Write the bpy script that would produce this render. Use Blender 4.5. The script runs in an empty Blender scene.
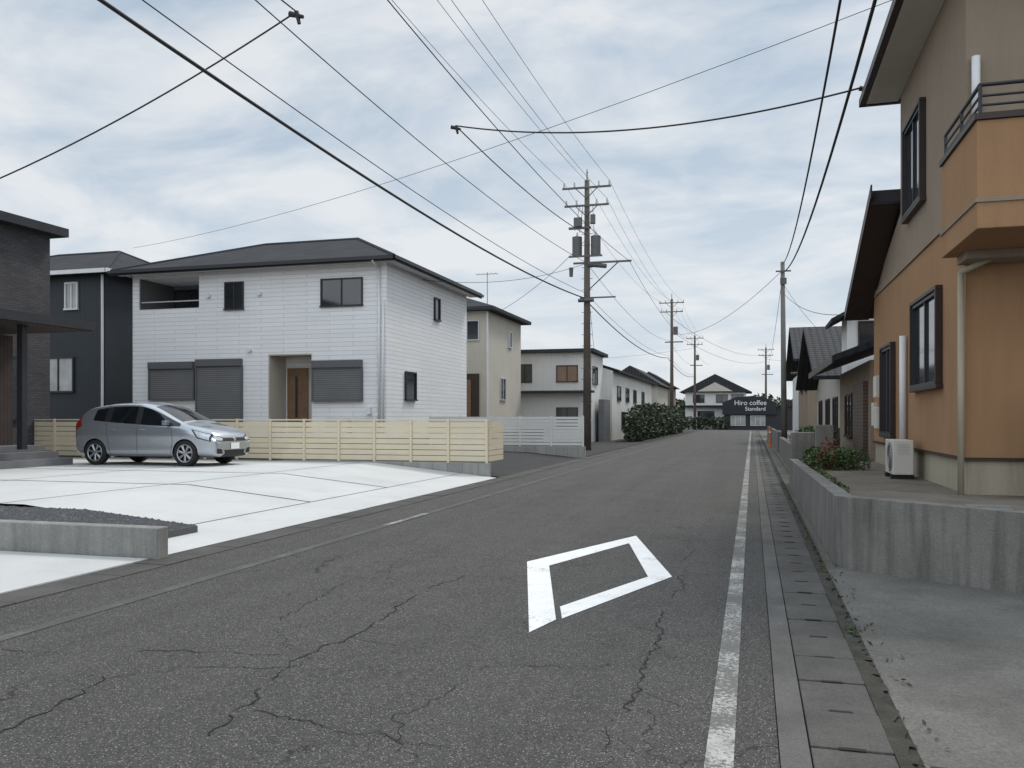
import bpy, bmesh, math, random
from mathutils import Vector
from mathutils.bvhtree import BVHTree
random.seed(7)
scn = bpy.context.scene
COL = scn.collection
# ------------------------------------------------------------------ materials
def nd(nt, t, **kw):
    n = nt.nodes.new(t)
    for k, v in kw.items(): setattr(n, k, v)
    return n
def mth(nt, op, a, b=None, c=None):
    n = nt.nodes.new('ShaderNodeMath'); n.operation = op
    for i, x in enumerate((a, b, c)):
        if x is None: continue
        if isinstance(x, (int, float)): n.inputs[i].default_value = x
        else: nt.links.new(x, n.inputs[i])
    return n.outputs[0]
def mixc(nt, f, a, b, mode='MIX'):
    n = nt.nodes.new('ShaderNodeMix'); n.data_type = 'RGBA'; n.blend_type = mode
    for s, x in ((n.inputs[0], f), (n.inputs[6], a), (n.inputs[7], b)):
        if isinstance(x, (int, float)): s.default_value = x
        elif isinstance(x, (tuple, list)): s.default_value = (x[0], x[1], x[2], 1)
        else: nt.links.new(x, s)
    return n.outputs[2]
def noise(nt, vec, scale, detail=3, rough=.55):
    n = nd(nt, 'ShaderNodeTexNoise'); n.inputs['Scale'].default_value = scale
    n.inputs['Detail'].default_value = detail; n.inputs['Roughness'].default_value = rough
    nt.links.new(vec, n.inputs['Vector']); return n.outputs['Fac']
def ramp(nt, f, a, b):
    n = nd(nt, 'ShaderNodeMapRange'); n.inputs[1].default_value = a; n.inputs[2].default_value = b
    nt.links.new(f, n.inputs[0]); return n.outputs[0]
def mapping(nt, vec, s):
    n = nd(nt, 'ShaderNodeMapping'); n.inputs['Scale'].default_value = s
    nt.links.new(vec, n.inputs['Vector']); return n.outputs[0]
def sc(c, k): return tuple(min(1, x*k) for x in c)
def M(name, col, rough=.8, var=.12, scale=2.0, bump=0.0, bscale=80, fine=.0, metal=0, spec=.4,
      streak=0, lines=None, vlines=None, brick=None, speck=0, wear=None, coat=0, tile=None, stain=0, wscale=45, road=False):
    m = bpy.data.materials.new(name); m.use_nodes = True
    nt = m.node_tree; b = nt.nodes['Principled BSDF']
    tc = nd(nt, 'ShaderNodeTexCoord').outputs['Object']
    n1 = ramp(nt, noise(nt, tc, scale, 3), .3, .7)
    c = mixc(nt, n1, sc(col, 1-var), sc(col, 1+var))
    h = None
    if road:
        # longitudinal traffic wear bands, blotches and a fine network of hairline cracks
        lw = ramp(nt, noise(nt, mapping(nt, tc, (1.6, .07, 1)), 1.0, 3, .6), .35, .65)
        c = mixc(nt, mth(nt, 'MULTIPLY', lw, .6), c, sc(col, 1.40))
        bl = ramp(nt, noise(nt, tc, 2.3, 4, .7), .52, .72); c = mixc(nt, mth(nt, 'MULTIPLY', bl, .4), c, sc(col, .60))
        nz = nd(nt, 'ShaderNodeTexNoise'); nz.inputs['Scale'].default_value = 3.5; nz.inputs['Detail'].default_value = 3; nt.links.new(tc, nz.inputs['Vector'])
        va = nd(nt, 'ShaderNodeVectorMath', operation='MULTIPLY_ADD'); nt.links.new(nz.outputs['Color'], va.inputs[0]); va.inputs[1].default_value = (.45, .45, 0); nt.links.new(tc, va.inputs[2])
        for vs, wd, ms, lo, st in ((.8, .0032, .45, .46, .8), (1.9, .0050, .8, .53, .65)):
            vo = nd(nt, 'ShaderNodeTexVoronoi', feature='DISTANCE_TO_EDGE'); vo.inputs['Scale'].default_value = vs; nt.links.new(va.outputs[0], vo.inputs['Vector'])
            ck = mth(nt, 'LESS_THAN', vo.outputs['Distance'], wd)
            mk_ = ramp(nt, noise(nt, tc, ms, 2), lo, lo+.08)
            c = mixc(nt, mth(nt, 'MULTIPLY', mth(nt, 'MULTIPLY', ck, mk_), st), c, (.018, .017, .016))
    if brick:
        sx = nd(nt, 'ShaderNodeSeparateXYZ'); nt.links.new(tc, sx.inputs[0])
        cb = nd(nt, 'ShaderNodeCombineXYZ')
        nt.links.new(mth(nt, 'ADD', sx.outputs[0], sx.outputs[1]), cb.inputs[0]); nt.links.new(sx.outputs[2], cb.inputs[1])
        bt = nd(nt, 'ShaderNodeTexBrick'); nt.links.new(cb.outputs[0], bt.inputs['Vector'])
        bt.inputs['Scale'].default_value = 1; bt.inputs['Brick Width'].default_value = brick[0]
        bt.inputs['Row Height'].default_value = brick[1]; bt.inputs['Mortar Size'].default_value = brick[2]
        bt.inputs['Color1'].default_value = (1-brick[4],)*3+(1,); bt.inputs['Color2'].default_value = (1, 1, 1, 1)
        bt.inputs['Mortar'].default_value = (brick[3],)*3+(1,)
        c = mixc(nt, 1.0, c, bt.outputs['Color'], 'MULTIPLY'); h = mth(nt, 'SUBTRACT', 1, bt.outputs['Fac'])
    for ln, ax in ((lines, 'z'), (vlines, 'h')):
        if not ln: continue
        sx = nd(nt, 'ShaderNodeSeparateXYZ'); nt.links.new(tc, sx.inputs[0])
        v = sx.outputs[2] if ax == 'z' else mth(nt, 'ADD', sx.outputs[0], sx.outputs[1])
        fr = mth(nt, 'FRACT', mth(nt, 'DIVIDE', v, ln[0]))
        lt = mth(nt, 'LESS_THAN', fr, ln[1]/ln[0])
        c = mixc(nt, mth(nt, 'MULTIPLY', lt, ln[2]), c, (0.01, 0.01, 0.01))
        hh = mth(nt, 'SUBTRACT', 1, lt); h = hh if h is None else mth(nt, 'MINIMUM', h, hh)
    if tile:
        sx = nd(nt, 'ShaderNodeSeparateXYZ'); nt.links.new(tc, sx.inputs[0])
        w1 = mth(nt, 'ABSOLUTE', mth(nt, 'SINE', mth(nt, 'MULTIPLY', sx.outputs[1], math.pi/tile)))
        w2 = mth(nt, 'ABSOLUTE', mth(nt, 'SINE', mth(nt, 'MULTIPLY', sx.outputs[0], math.pi/tile)))
        w = mth(nt, 'MULTIPLY', w1, w2)
        c = mixc(nt, mth(nt, 'MULTIPLY', w, .8), sc(col, .35), c); h = w
    if streak:
        st = ramp(nt, noise(nt, mapping(nt, tc, (7, 7, .6)), 1.0, 4, .65), .45, .75)
        c = mixc(nt, mth(nt, 'MULTIPLY', st, streak), c, sc(col, .35))
    if stain:
        st = ramp(nt, noise(nt, tc, .9, 5, .68), .48, .68)
        c = mixc(nt, mth(nt, 'MULTIPLY', st, stain), c, sc(col, .5))
        st = ramp(nt, noise(nt, tc, 14, 4, .7), .5, .75)
        c = mixc(nt, mth(nt, 'MULTIPLY', st, stain*.6), c, sc(col, .6))
    if fine:
        f2 = ramp(nt, noise(nt, tc, bscale, 2, .7), .25, .75)
        c = mixc(nt, f2, mixc(nt, 1.0, c, (1-fine,)*3, 'MULTIPLY'), mixc(nt, 1.0, c, (1+fine,)*3, 'MULTIPLY'))
    if speck:
        v = nd(nt, 'ShaderNodeTexVoronoi'); v.inputs['Scale'].default_value = 130; nt.links.new(tc, v.inputs['Vector'])
        sp = nd(nt, 'ShaderNodeSeparateColor'); nt.links.new(v.outputs['Color'], sp.inputs[0])
        s1 = mth(nt, 'MULTIPLY', mth(nt, 'GREATER_THAN', sp.outputs[0], .70), mth(nt, 'LESS_THAN', v.outputs['Distance'], .45))
        c = mixc(nt, mth(nt, 'MULTIPLY', mth(nt, 'MULTIPLY', s1, sp.outputs[2]), speck), c, (.40, .37, .32))
        s2 = mth(nt, 'LESS_THAN', sp.outputs[1], .3)
        c = mixc(nt, mth(nt, 'MULTIPLY', s2, speck*.75), c, (.02, .02, .02))
        h = mth(nt, 'SUBTRACT', 1, v.outputs['Distance'])
    if wear:
        wn = ramp(nt, mth(nt, 'ADD', mth(nt, 'MULTIPLY', noise(nt, tc, wscale, 4, .75), .55), mth(nt, 'MULTIPLY', noise(nt, tc, 2.2, 4, .65), .45)), wear[1], wear[1]+.07)
        c = mixc(nt, mth(nt, 'MULTIPLY', wn, wear[2] if len(wear) > 2 else .9), c, wear[0])
    nt.links.new(c, b.inputs['Base Color'])
    b.inputs['Roughness'].default_value = rough; b.inputs['Metallic'].default_value = metal
    b.inputs['Specular IOR Level'].default_value = spec
    if coat: b.inputs['Coat Weight'].default_value = coat; b.inputs['Coat Roughness'].default_value = .04
    if bump or h is not None:
        bp = nd(nt, 'ShaderNodeBump'); bp.inputs['Strength'].default_value = bump if bump else .4
        bp.inputs['Distance'].default_value = .01 if not tile else .05
        hn = noise(nt, tc, bscale, 2, .65)
        if h is not None: hn = mth(nt, 'ADD', mth(nt, 'MULTIPLY', h, 1.0), mth(nt, 'MULTIPLY', hn, .5))
        nt.links.new(hn, bp.inputs['Height']); nt.links.new(bp.outputs[0], b.inputs['Normal'])
    return m
ASPH = (.070, .067, .062)
m_asph = M('asphalt', ASPH, .88, .10, .6, .6, 160, .28, speck=.85, stain=.15, spec=.3, road=True)
m_asph2 = M('asphalt_dark', (.040, .039, .039), .88, .15, .8, .4, 160, .2, speck=.4, spec=.25)
m_crack = M('crack', (.016, .015, .014), .95, .1)
m_white = M('road_paint', (.74, .74, .72), .7, .05, 6, .2, 120, .05, wear=((.12, .12, .115), .565))
m_faded = M('road_paint_worn', (.38, .375, .35), .85, .18, 6, .2, 120, .14, wear=((.095, .092, .085), .43, .88))
m_ghost = M('road_paint_ghost', (.115, .112, .106), .85, .1, 6, .2, 120, .1, wear=(ASPH, .43, .95))
m_ground = M('ground', (.12, .115, .095), .95, .3, .3, .4, 20, .2, stain=.4)
m_conc_new = M('concrete_new', (.53, .53, .515), .8, .05, .6, .15, 60, .05, stain=.18)
m_conc = M('concrete_old', (.135, .13, .118), .92, .18, 1.2, .6, 70, .32, stain=.65, spec=.2)
m_wallc = M('concrete_wall', (.185, .177, .16), .92, .16, 1.5, .5, 60, .15, streak=.85, stain=.6)
m_block = M('concrete_block', (.32, .315, .295), .9, .1, 2, .4, 60, .12, streak=.3, brick=(.4, .6, .008, .6, .08))
m_curbc = M('concrete_curb_wall', (.27, .265, .245), .9, .12, 2, .5, 60, .15, streak=.6, stain=.4)
m_gut = M('gutter_concrete', (.105, .10, .092), .92, .18, 2, .6, 80, .28, stain=.7)
m_gut2 = M('gutter_concrete_dark', (.080, .076, .069), .92, .22, 2, .6, 80, .32, stain=.7)
m_dark = M('dark_gap', (.015, .015, .013), .95, .2, 5)
m_moss = M('moss_dirt', (.036, .035, .026), .97, .4, 6, .6, 60, .4)
m_gravel = M('gravel_stone', (.085, .087, .09), .9, .35, 60, .3, 100, .3)
m_lot = M('lot_ground', (.17, .145, .118), .95, .2, 1.2, .5, 60, .25, stain=.8)
m_wsid = M('white_siding', (.80, .80, .80), .8, .03, .4, .35, 60, .02, brick=(1.8, .152, .009, .66, .05), spec=.2, streak=.05)
m_navy = M('navy_siding', (.028, .035, .044), .6, .1, .8, .3, 60, .0, vlines=(.2, .02, .5))
m_dbrick = M('dark_brick', (.070, .067, .072), .7, .15, 1, .5, 60, .1, brick=(.25, .07, .010, .5, .35))
m_slate = M('slate_roof', (.055, .056, .059), .95, .12, 1.2, .3, 50, .15, lines=(.16, .02, .5), spec=.08)
m_slate2 = M('slate_roof_flat', (.050, .051, .055), .9, .15, 1.0, .3, 50, .15, spec=.1)
m_tile = M('roof_tiles', (.058, .061, .066), .75, .2, 3, .8, 50, .1, tile=.27, spec=.15)
m_tileb = M('roof_tiles_brown', (.070, .062, .058), .75, .15, 3, .8, 50, .1, tile=.27, spec=.15)
m_shut = M('shutter_grey', (.155, .155, .157), .6, .06, 2, .4, 60, 0, lines=(.075, .016, .65))
m_shutf = M('shutter_frame', (.11, .11, .115), .5, .05)
m_shutb = M('shutter_brown', (.11, .075, .055), .6, .08, 2, .4, 60, 0, lines=(.09, .02, .65))
m_frameB = M('frame_black', (.022, .022, .025), .45, .1, 4)
m_frameBr = M('frame_brown', (.032, .020, .015), .5, .15, 4)
m_frameW = M('frame_silver', (.55, .55, .55), .4, .05, 4)
m_trimW = M('trim_white', (.68, .68, .68), .5, .05, 3)
m_orange = M('stucco_orange', (.36, .212, .115), .95, .07, .8, .7, 140, .14, streak=.14, spec=.15)
m_greige = M('stucco_greige', (.29, .232, .175), .95, .06, .8, .7, 140, .12, streak=.14, spec=.15)
m_beige = M('stucco_beige', (.50, .465, .40), .9, .05, .8, .3, 100, .05, streak=.12)
m_found = M('foundation_cream', (.38, .335, .25), .9, .08, 1, .3, 80, .06, streak=.4)
m_slat = M('fence_cream', (.66, .575, .42), .6, .05, 2, .1, 60, .03)
m_slatw = M('fence_white', (.62, .61, .58), .6, .05, 2, .1, 60, .03)
m_wood = M('dark_wood', (.050, .034, .028), .6, .2, 3, .3, 40, .1, vlines=(.11, .02, .8))
m_wdoor = M('door_brown', (.20, .115, .065), .5, .15, 4, .2, 40, .1)
m_pole = M('pole_concrete', (.17, .16, .14), .9, .1, 2, .3, 60, .1, streak=.4)
m_poled = M('pole_brown', (.11, .09, .075), .85, .15, 2, .3, 60, .1)
m_steel = M('steel_dark', (.11, .11, .11), .5, .1, 4, metal=.5)
m_galv = M('steel_galv', (.38, .38, .37), .5, .1, 6, metal=.4)
m_wire = M('wire', (.02, .02, .02), .7, .1)
m_insul = M('insulator', (.42, .42, .40), .3, .1)
m_corr = M('corrugated_white', (.66, .65, .615), .6, .06, .6, .3, 40, .0, vlines=(.30, .025, .18), streak=.15)
m_wpl = M('white_plaster', (.68, .67, .64), .85, .05, .6, .2, 60, .04, streak=.15)
m_leaf = M('leaves', (.058, .090, .028), .6, .55, 4, fine=.3, bscale=11)
m_leafd = M('leaves_dark', (.034, .050, .021), .6, .5, 2.5, fine=.3, bscale=9)
m_flow = M('red_leaves', (.16, .05, .03), .6, .4, 5)
m_bark = M('bark', (.08, .06, .04), .9, .2, 8)
m_plast = M('plastic_offwhite', (.56, .54, .48), .45, .05, 3)
m_red = M('red_lens', (.25, .012, .012), .15, .05, coat=.5)
m_orpost = M('orange_plastic', (.65, .17, .03), .5, .1)
m_signk = M('sign_black', (.012, .014, .02), .4, .1)
m_signw = M('sign_white', (.75, .75, .75), .5, .03)
m_carp = M('car_paint_silver', (.42, .45, .48), .26, .02, 1, metal=.75, coat=.8)
m_tyre = M('tyre', (.018, .018, .018), .85, .1)
m_rim = M('alloy', (.45, .46, .47), .3, .05, metal=.9)
m_blk = M('black_plastic', (.014, .014, .015), .5, .1)
m_chrome = M('chrome', (.7, .7, .7), .12, .02, metal=1)
def glassmat(name, col, rough=.06, spec=.9, inner=None):
    return M(name, col, rough, .35, .9, spec=spec)
m_glass = glassmat('window_glass', (.028, .032, .036))
m_glassl = glassmat('window_glass_curtain', (.28, .29, .28), .12)
m_cglass = glassmat('car_glass', (.010, .012, .014), .03, .6)
m_lamp = M('headlamp', (.50, .53, .56), .08, .35, 14, coat=1)
# ------------------------------------------------------------------ builders
class MB:
    def __init__(s): s.v = []; s.f = []
    def box(s, x0, x1, y0, y1, z0, z1):
        i = len(s.v)
        s.v += [(x, y, z) for z in (z0, z1) for y in (y0, y1) for x in (x0, x1)]
        s.f += [tuple(i+k for k in q) for q in ((0,2,3,1),(4,5,7,6),(0,1,5,4),(2,6,7,3),(0,4,6,2),(1,3,7,5))]
        return s
    def poly(s, pts):
        i = len(s.v); s.v += [tuple(p) for p in pts]; s.f.append(tuple(range(i, i+len(pts)))); return s
    def prism(s, pts, off):
        n = len(pts); i = len(s.v)
        s.v += [tuple(p) for p in pts] + [tuple(Vector(p)+Vector(off)) for p in pts]
        s.f.append(tuple(i+k for k in range(n))); s.f.append(tuple(i+n+k for k in reversed(range(n))))
        for k in range(n): s.f.append((i+k, i+n+k, i+n+(k+1) % n, i+(k+1) % n))
        return s
    def cyl(s, p0, p1, r0, r1=None, n=10):
        r1 = r0 if r1 is None else r1
        p0 = Vector(p0); p1 = Vector(p1); d = (p1-p0).normalized()
        a = d.orthogonal().normalized(); b = d.cross(a); i = len(s.v)
        for p, r in ((p0, r0), (p1, r1)):
            for k in range(n):
                t = 2*math.pi*k/n; s.v.append(tuple(p+(a*math.cos(t)+b*math.sin(t))*r))
        for k in range(n): s.f.append((i+k, i+(k+1) % n, i+n+(k+1) % n, i+n+k))
        s.f.append(tuple(i+k for k in reversed(range(n)))); s.f.append(tuple(i+n+k for k in range(n)))
        return s
    def build(s, name, mat, parent=None, bevel=0, smooth=False):
        me = bpy.data.meshes.new(name); me.from_pydata(s.v, [], s.f); me.validate()
        bm = bmesh.new(); bm.from_mesh(me); bmesh.ops.recalc_face_normals(bm, faces=bm.faces); bm.to_mesh(me); bm.free()
        me.materials.append(mat)
        o = bpy.data.objects.new(name, me); COL.objects.link(o)
        if smooth:
            for p in me.polygons: p.use_smooth = True
        if bevel:
            bv = o.modifiers.new('b', 'BEVEL'); bv.width = bevel; bv.segments = 2; bv.limit_method = 'ANGLE'
        if parent is not None:
            o.parent = parent; o.location = -parent.location
        return o
def E(name, loc=(0, 0, 0)):
    e = bpy.data.objects.new(name, None); e.location = loc; e.empty_display_size = .3; COL.objects.link(e); return e
def obox(mb, pl, p, side, a0, a1, d0, d1, z0, z1):
    q0, q1 = sorted((p+side*d0, p+side*d1))
    if pl == 'y': mb.box(a0, a1, q0, q1, z0, z1)
    else: mb.box(q0, q1, a0, a1, z0, z1)
def window(par, pl, p, side, a0, a1, z0, z1, frame, glass, fw=.05, mull=1, proud=.05, name='window'):
    mb = MB()
    obox(mb, pl, p, side, a0, a1, .001, proud, z1-fw, z1); obox(mb, pl, p, side, a0-.02, a1+.02, .001, proud+.03, z0, z0+fw)
    obox(mb, pl, p, side, a0, a0+fw, .001, proud, z0+fw, z1-fw); obox(mb, pl, p, side, a1-fw, a1, .001, proud, z0+fw, z1-fw)
    for k in range(mull):
        c = a0+(a1-a0)*(k+1)/(mull+1); obox(mb, pl, p, side, c-fw*.45, c+fw*.45, .001, proud*.8, z0+fw, z1-fw)
    mb.build(name+'_frame', frame, par)
    g = MB(); obox(g, pl, p, side, a0+fw, a1-fw, .002, proud*.35, z0+fw, z1-fw); g.build(name+'_glass', glass, par)
def hip(mb, x0, x1, y0, y1, z, h, rx0, rx1, ry, th=.16):
    mb.box(x0, x1, y0, y1, z, z+th)
    a, b, c, d = (x0, y0, z+th), (x1, y0, z+th), (x1, y1, z+th), (x0, y1, z+th)
    r0, r1 = (rx0, ry, z+h), (rx1, ry, z+h)
    mb.poly([a, b, r1, r0]); mb.poly([b, c, r1]); mb.poly([c, d, r0, r1]); mb.poly([d, a, r0])
def hipcaps(x0, x1, y0, y1, z, h, rx0, rx1, ry, th, par, mat, r=.07):
    mb = MB(); r0, r1 = (rx0, ry, z+h), (rx1, ry, z+h)
    for a, b in (((x0, y0, z+th), r0), ((x0, y1, z+th), r0), ((x1, y0, z+th), r1), ((x1, y1, z+th), r1), (r0, r1)): mb.cyl(a, b, r, r, 6)
    mb.build('ridge_caps', mat, par)
def wires(name, spans, parent=None):
    cu = bpy.data.curves.new(name, 'CURVE'); cu.dimensions = '3D'; cu.bevel_depth = 1.0; cu.bevel_resolution = 1
    for a, b, sag, r in spans:
        n = 24; sp = cu.splines.new('POLY'); sp.points.add(n)
        for i in range(n+1):
            t = i/n; p = Vector(a).lerp(Vector(b), t); p.z -= 4*sag*t*(1-t)
            sp.points[i].co = (p.x, p.y, p.z, 1); sp.points[i].radius = r
    cu.materials.append(m_wire); o = bpy.data.objects.new(name, cu); COL.objects.link(o)
    if parent is not None: o.parent = parent; o.location = -parent.location
    return o
def leafmass(name, blobs, n, size, mat, parent=None):
    v = []; f = []
    for k in range(n):
        c, r = random.choice(blobs)
        while True:
            p = Vector((random.uniform(-1, 1), random.uniform(-1, 1), random.uniform(-1, 1)))
            if .25 < p.length < 1: break
        p = p*(p.length**-.35)
        q = Vector((c[0]+p.x*r[0], c[1]+p.y*r[1], c[2]+p.z*r[2]))
        u = Vector((random.gauss(0, 1), random.gauss(0, 1), random.gauss(0, .7))).normalized(); w = u.orthogonal().normalized()
        w = (w*math.cos(k)+u.cross(w)*math.sin(k)); s = size*random.uniform(.6, 1.3); i = len(v)
        v += [tuple(q-u*s), tuple(q+w*s*.45), tuple(q+u*s), tuple(q-w*s*.45)]; f.append((i, i+1, i+2, i+3))
    me = bpy.data.meshes.new(name); me.from_pydata(v, [], f); me.materials.append(mat)
    o = bpy.data.objects.new(name, me); COL.objects.link(o)
    if parent is not None: o.parent = parent; o.location = -parent.location
    return o
# ------------------------------------------------------------------ ground & road
MB().poly([(-600, -200, -.03), (600, -200, -.03), (600, 900, -.03), (-600, 900, -.03)]).build('ground', m_ground)
MB().poly([(-5.6, -25, 0), (.113, -25, 0), (.113, 102, 0), (-5.6, 102, 0)]).build('road', m_asph)
MB().poly([(-60, 102, -.004), (50, 102, -.004), (50, 109, -.004), (-60, 109, -.004)]).build('cross_road', m_asph)
mk = E('road_marking', (-.13, 10, .004))
MB().poly([(-.195, -3, .004), (-.075, -3, .004), (-.075, 98, .004), (-.195, 98, .004)]).build('edge_line', m_faded, mk)
mk2 = E('road_marking', (-4.8, 10, .004))
MB().poly([(-4.87, -3, .004), (-4.75, -3, .004), (-4.75, 98, .004), (-4.87, 98, .004)]).build('edge_line', m_ghost, mk2)
MB().poly([(-4.86, 10.7, .008), (-4.76, 10.7, .008), (-4.76, 12.2, .008), (-4.86, 12.2, .008)]).build('edge_line_piece', m_faded, mk2)
dm = E('crosswalk_ahead_diamond', (-1.5, 8, .004))
z = .0045
a_, b_, c_, d_ = (-2.210, 8.392), (-1.390, 10.611), (-.711, 7.965), (-1.467, 5.625)
ia, ib, ic, id1, id2, id3 = (-1.940, 8.225), (-1.386, 9.954), (-.925, 7.904), (-1.373, 6.040), (-1.437, 6.464), (-1.337, 6.082)
mb = MB()
for q in ([a_, d_, id1, ia], [a_, ia, ib, b_], [b_, ib, ic, c_], [c_, ic, id2, id3]):
    mb.poly([(p[0], p[1], z) for p in q])
mb.build('paint', m_white, dm)
def crack(lines):
    mb = MB()
    for ln, w in lines:
        pts = []
        for (p, q) in zip(ln[:-1], ln[1:]):
            n = max(3, int(math.dist(p, q)/.035))
            for i in range(n):
                t = i/n; pts.append((p[0]+(q[0]-p[0])*t, p[1]+(q[1]-p[1])*t))
        pts.append(ln[-1]); px = py = 0; j = []
        for p in pts:
            px = px*.8+random.gauss(0, .018); py = py*.8+random.gauss(0, .018); j.append((p[0]+px, p[1]+py))
        wv = 1
        for k in range(len(j)-1):
            a, b = Vector(j[k]), Vector(j[k+1]); dd = (b-a)
            wv = max(.0, min(1.2, wv+random.gauss(0, .3)))
            if dd.length < 1e-4 or wv < .15: continue
            nn = Vector((-dd.y, dd.x)).normalized()*w*wv*.7
            mb.poly([(a.x-nn.x, a.y-nn.y, .0035), (b.x-nn.x, b.y-nn.y, .0035), (b.x+nn.x, b.y+nn.y, .0035), (a.x+nn.x, a.y+nn.y, .0035)])
    mb.build('road_cracks', m_crack)
crack([([(-.676, 6.94), (-.587, 5.68), (-.634, 4.59), (-.66, 3.2), (-.6, 2)], .006),
       ([(-2.43, 3.4), (-2.533, 4.06), (-2.64, 4.62), (-2.62, 5.24), (-2.66, 6.19), (-2.66, 6.8), (-2.5, 8.5)], .007),
       ([(-2.43, 3.76), (-1.79, 3.59), (-1.09, 3.52)], .005), ([(-3.35, 3.15), (-3.41, 3.56), (-3.53, 4.05)], .007),
       ([(-4.58, 4.3), (-3.64, 4.52), (-2.81, 4.68)], .005), ([(-1.64, 4.79), (-.63, 5.0)], .004), ([(-1.5, 4.8), (-1.65, 3.9), (-1.4, 3.4)], .003),
       ([(-2.6, 5.2), (-2.0, 5.0)], .003), ([(-3.9, 9), (-3.7, 12), (-3.8, 16), (-3.5, 20)], .006), ([(-2.6, 12), (-2.4, 16), (-2.5, 25)], .005),
       ([(-4.4, 8.5), (-3.2, 8.7), (-2.0, 8.6)], .004), ([(-.6, 7), (-.7, 10), (-.55, 14)], .004), ([(-5.5, 14), (-3, 14.2), (-.3, 14.1)], .008), ([(-5.5, 27), (-.3, 27.3)], .01),
       ([(-.62, 4.6), (-.3, 4.4)], .003), ([(-2.6, 4.5), (-3.2, 4.3), (-3.5, 4.0)], .004), ([(-5.5, 11), (-4.2, 11.3), (-2.6, 11.2)], .005), ([(-3.3, 5.5), (-3.5, 7), (-3.2, 8.6)], .004)])
g = E('gutter', (.35, 10, 0))
MB().box(.117, .243, -10, 100, -.1, .012).build('gutter_edge', m_gut, g)
mb = MB(); y = -4.0; mbs = MB()
while y < 60:
    L = .5
    mb.box(.25, .60, y+.005, y+L-.005, -.1, .010+random.uniform(-.004, .004))
    mbs.box(.37, .48, y-.014, y+.014, .011, .015); y += L
mb.build('gutter_covers', m_gut2, g, bevel=.006); mbs.build('gutter_slots', m_dark, g)
MB().box(.243, .61, -10, 100, -.12, -.01).build('gutter_bed', m_dark, g)
mb = MB()
y = -4
while y < 60:
    a0 = .66+random.uniform(-.02, .05); a1 = .66+random.uniform(-.02, .05)
    mb.poly([(.595, y, .016), (a0, y, .016), (a1, y+.1, .016), (.595, y+.1, .016)]); y += .1
mb.build('gutter_dirt_edge', m_moss, g)
MB().box(.60, .70, -10, 100, -.1, .004).build('gutter_dirt', m_moss, g)
MB().box(.25, .60, 60, 100, -.1, .010).build('gutter_far', m_gut2, g)
leafmass('weeds', [((.64, 6+i*2.3+random.random(), .02), (.03, .15, .03)) for i in range(9)], 400, .02, m_leaf)
leafmass('fallen_leaves', [((.70+random.random()*.1, 3+i*.9, .018), (.1, .5, .006)) for i in range(8)], 90, .022, m_bark)
g = E('gutter', (-5.8, 10, 0))
mb = MB(); y = -6
while y < 100:
    mb.box(-6.0, -5.6, y+.006, y+.594, -.1, .006+random.uniform(0, .006)); y += .6
mb.build('gutter_blocks', m_gut2, g)
MB().box(-6.0, -5.6, -6, 100, -.12, -.012).build('gutter_bed', m_dark, g)
MB().prism([(.70, -10, .006), (14, -10, .006), (14, 7.0, .006), (.70, 8.9, .006)], (0, 0, -.1)).build('pavement', m_conc)
mb = MB(); mb.box(.72, 6, 3.9, 3.912, .0065, .0085); mb.box(2.2, 2.212, -2, 7.8, .0065, .0085); mb.build('pavement_joints', m_moss)
# ---- left lots
MB().box(-30, -6.0, -12, 7.42, -.1, .02).build('pavement', M('concrete_new_b', (.49, .49, .475), .8, .06, .7, .2, 60, .06, stain=.2))
def lz(x): return .012 + max(0, min(1, (-6-x)/3.2))*.325
mb = MB()
for (xa, xb) in ((-6.0, -6.75), (-6.75, -7.6), (-7.6, -9.2), (-9.2, -26)):
    y0 = 7.66 if xa > -6.7 else 9.0
    mb.poly([(xa, y0, lz(xa)), (xa, 19.86, lz(xa)), (xb, 19.86, lz(xb)), (xb, y0, lz(xb))])
mb.build('driveway', m_conc_new)
mb = MB()
def joint_x(x, y0, y1, w=.012): mb.poly([(x-w, y0, lz(x)+.004), (x+w, y0, lz(x)+.004), (x+w, y1, lz(x)+.004), (x-w, y1, lz(x)+.004)])
def joint_y(y, x0, x1, w=.022):
    xs = sorted([x0, x1]+[q for q in (-6.75, -7.6, -9.2) if x0 < q < x1])
    for a, b in zip(xs[:-1], xs[1:]):
        mb.poly([(a, y-w, lz(a)+.004), (b, y-w, lz(b)+.004), (b, y+w, lz(b)+.004), (a, y+w, lz(a)+.004)])
joint_x(-6.9, 9.0, 19.8, .010); joint_x(-9.6, 9, 19.8); joint_x(-13, 9, 19.8)
joint_y(12.4, -22, -6.9); joint_y(15.4, -22, -6.9)
mb.build('driveway_joints', m_moss)
gb = E('gravel', (-10, 8.3, .2))
MB().prism([(-6.55, 7.66, -.1), (-6.55, 7.66, .15), (-8.2, 7.66, .30), (-26, 7.66, .33), (-26, 7.66, -.1)], (0, 1.335, 0)).build('gravel_bed', m_gravel, gb)
def gz(x): return .15+min(1, (-6.55-x)/1.65)*.15 if x > -8.2 else .30+(-8.2-x)/17.8*.03
mbg = MB()
for k in range(6500):
    x = -6.58-random.random()**1.4*9; y = random.uniform(7.68, 8.98); s = random.uniform(.012, .026); z = gz(x)
    an = random.random()*6; dx, dy = s*math.cos(an), s*math.sin(an)
    mbg.v += [(x+dx, y+dy, z), (x-dy, y+dx, z), (x-dx, y-dy, z), (x+dy, y-dx, z), (x, y, z+s*.8)]
    i = len(mbg.v)-5; mbg.f += [(i, i+1, i+4), (i+1, i+2, i+4), (i+2, i+3, i+4), (i+3, i, i+4)]
mbg.build('gravel_stones', m_gravel, gb)
MB().box(-26, -5.92, 7.46, 7.64, -.1, .33).build('block_wall', m_curbc, bevel=.012)
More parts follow.
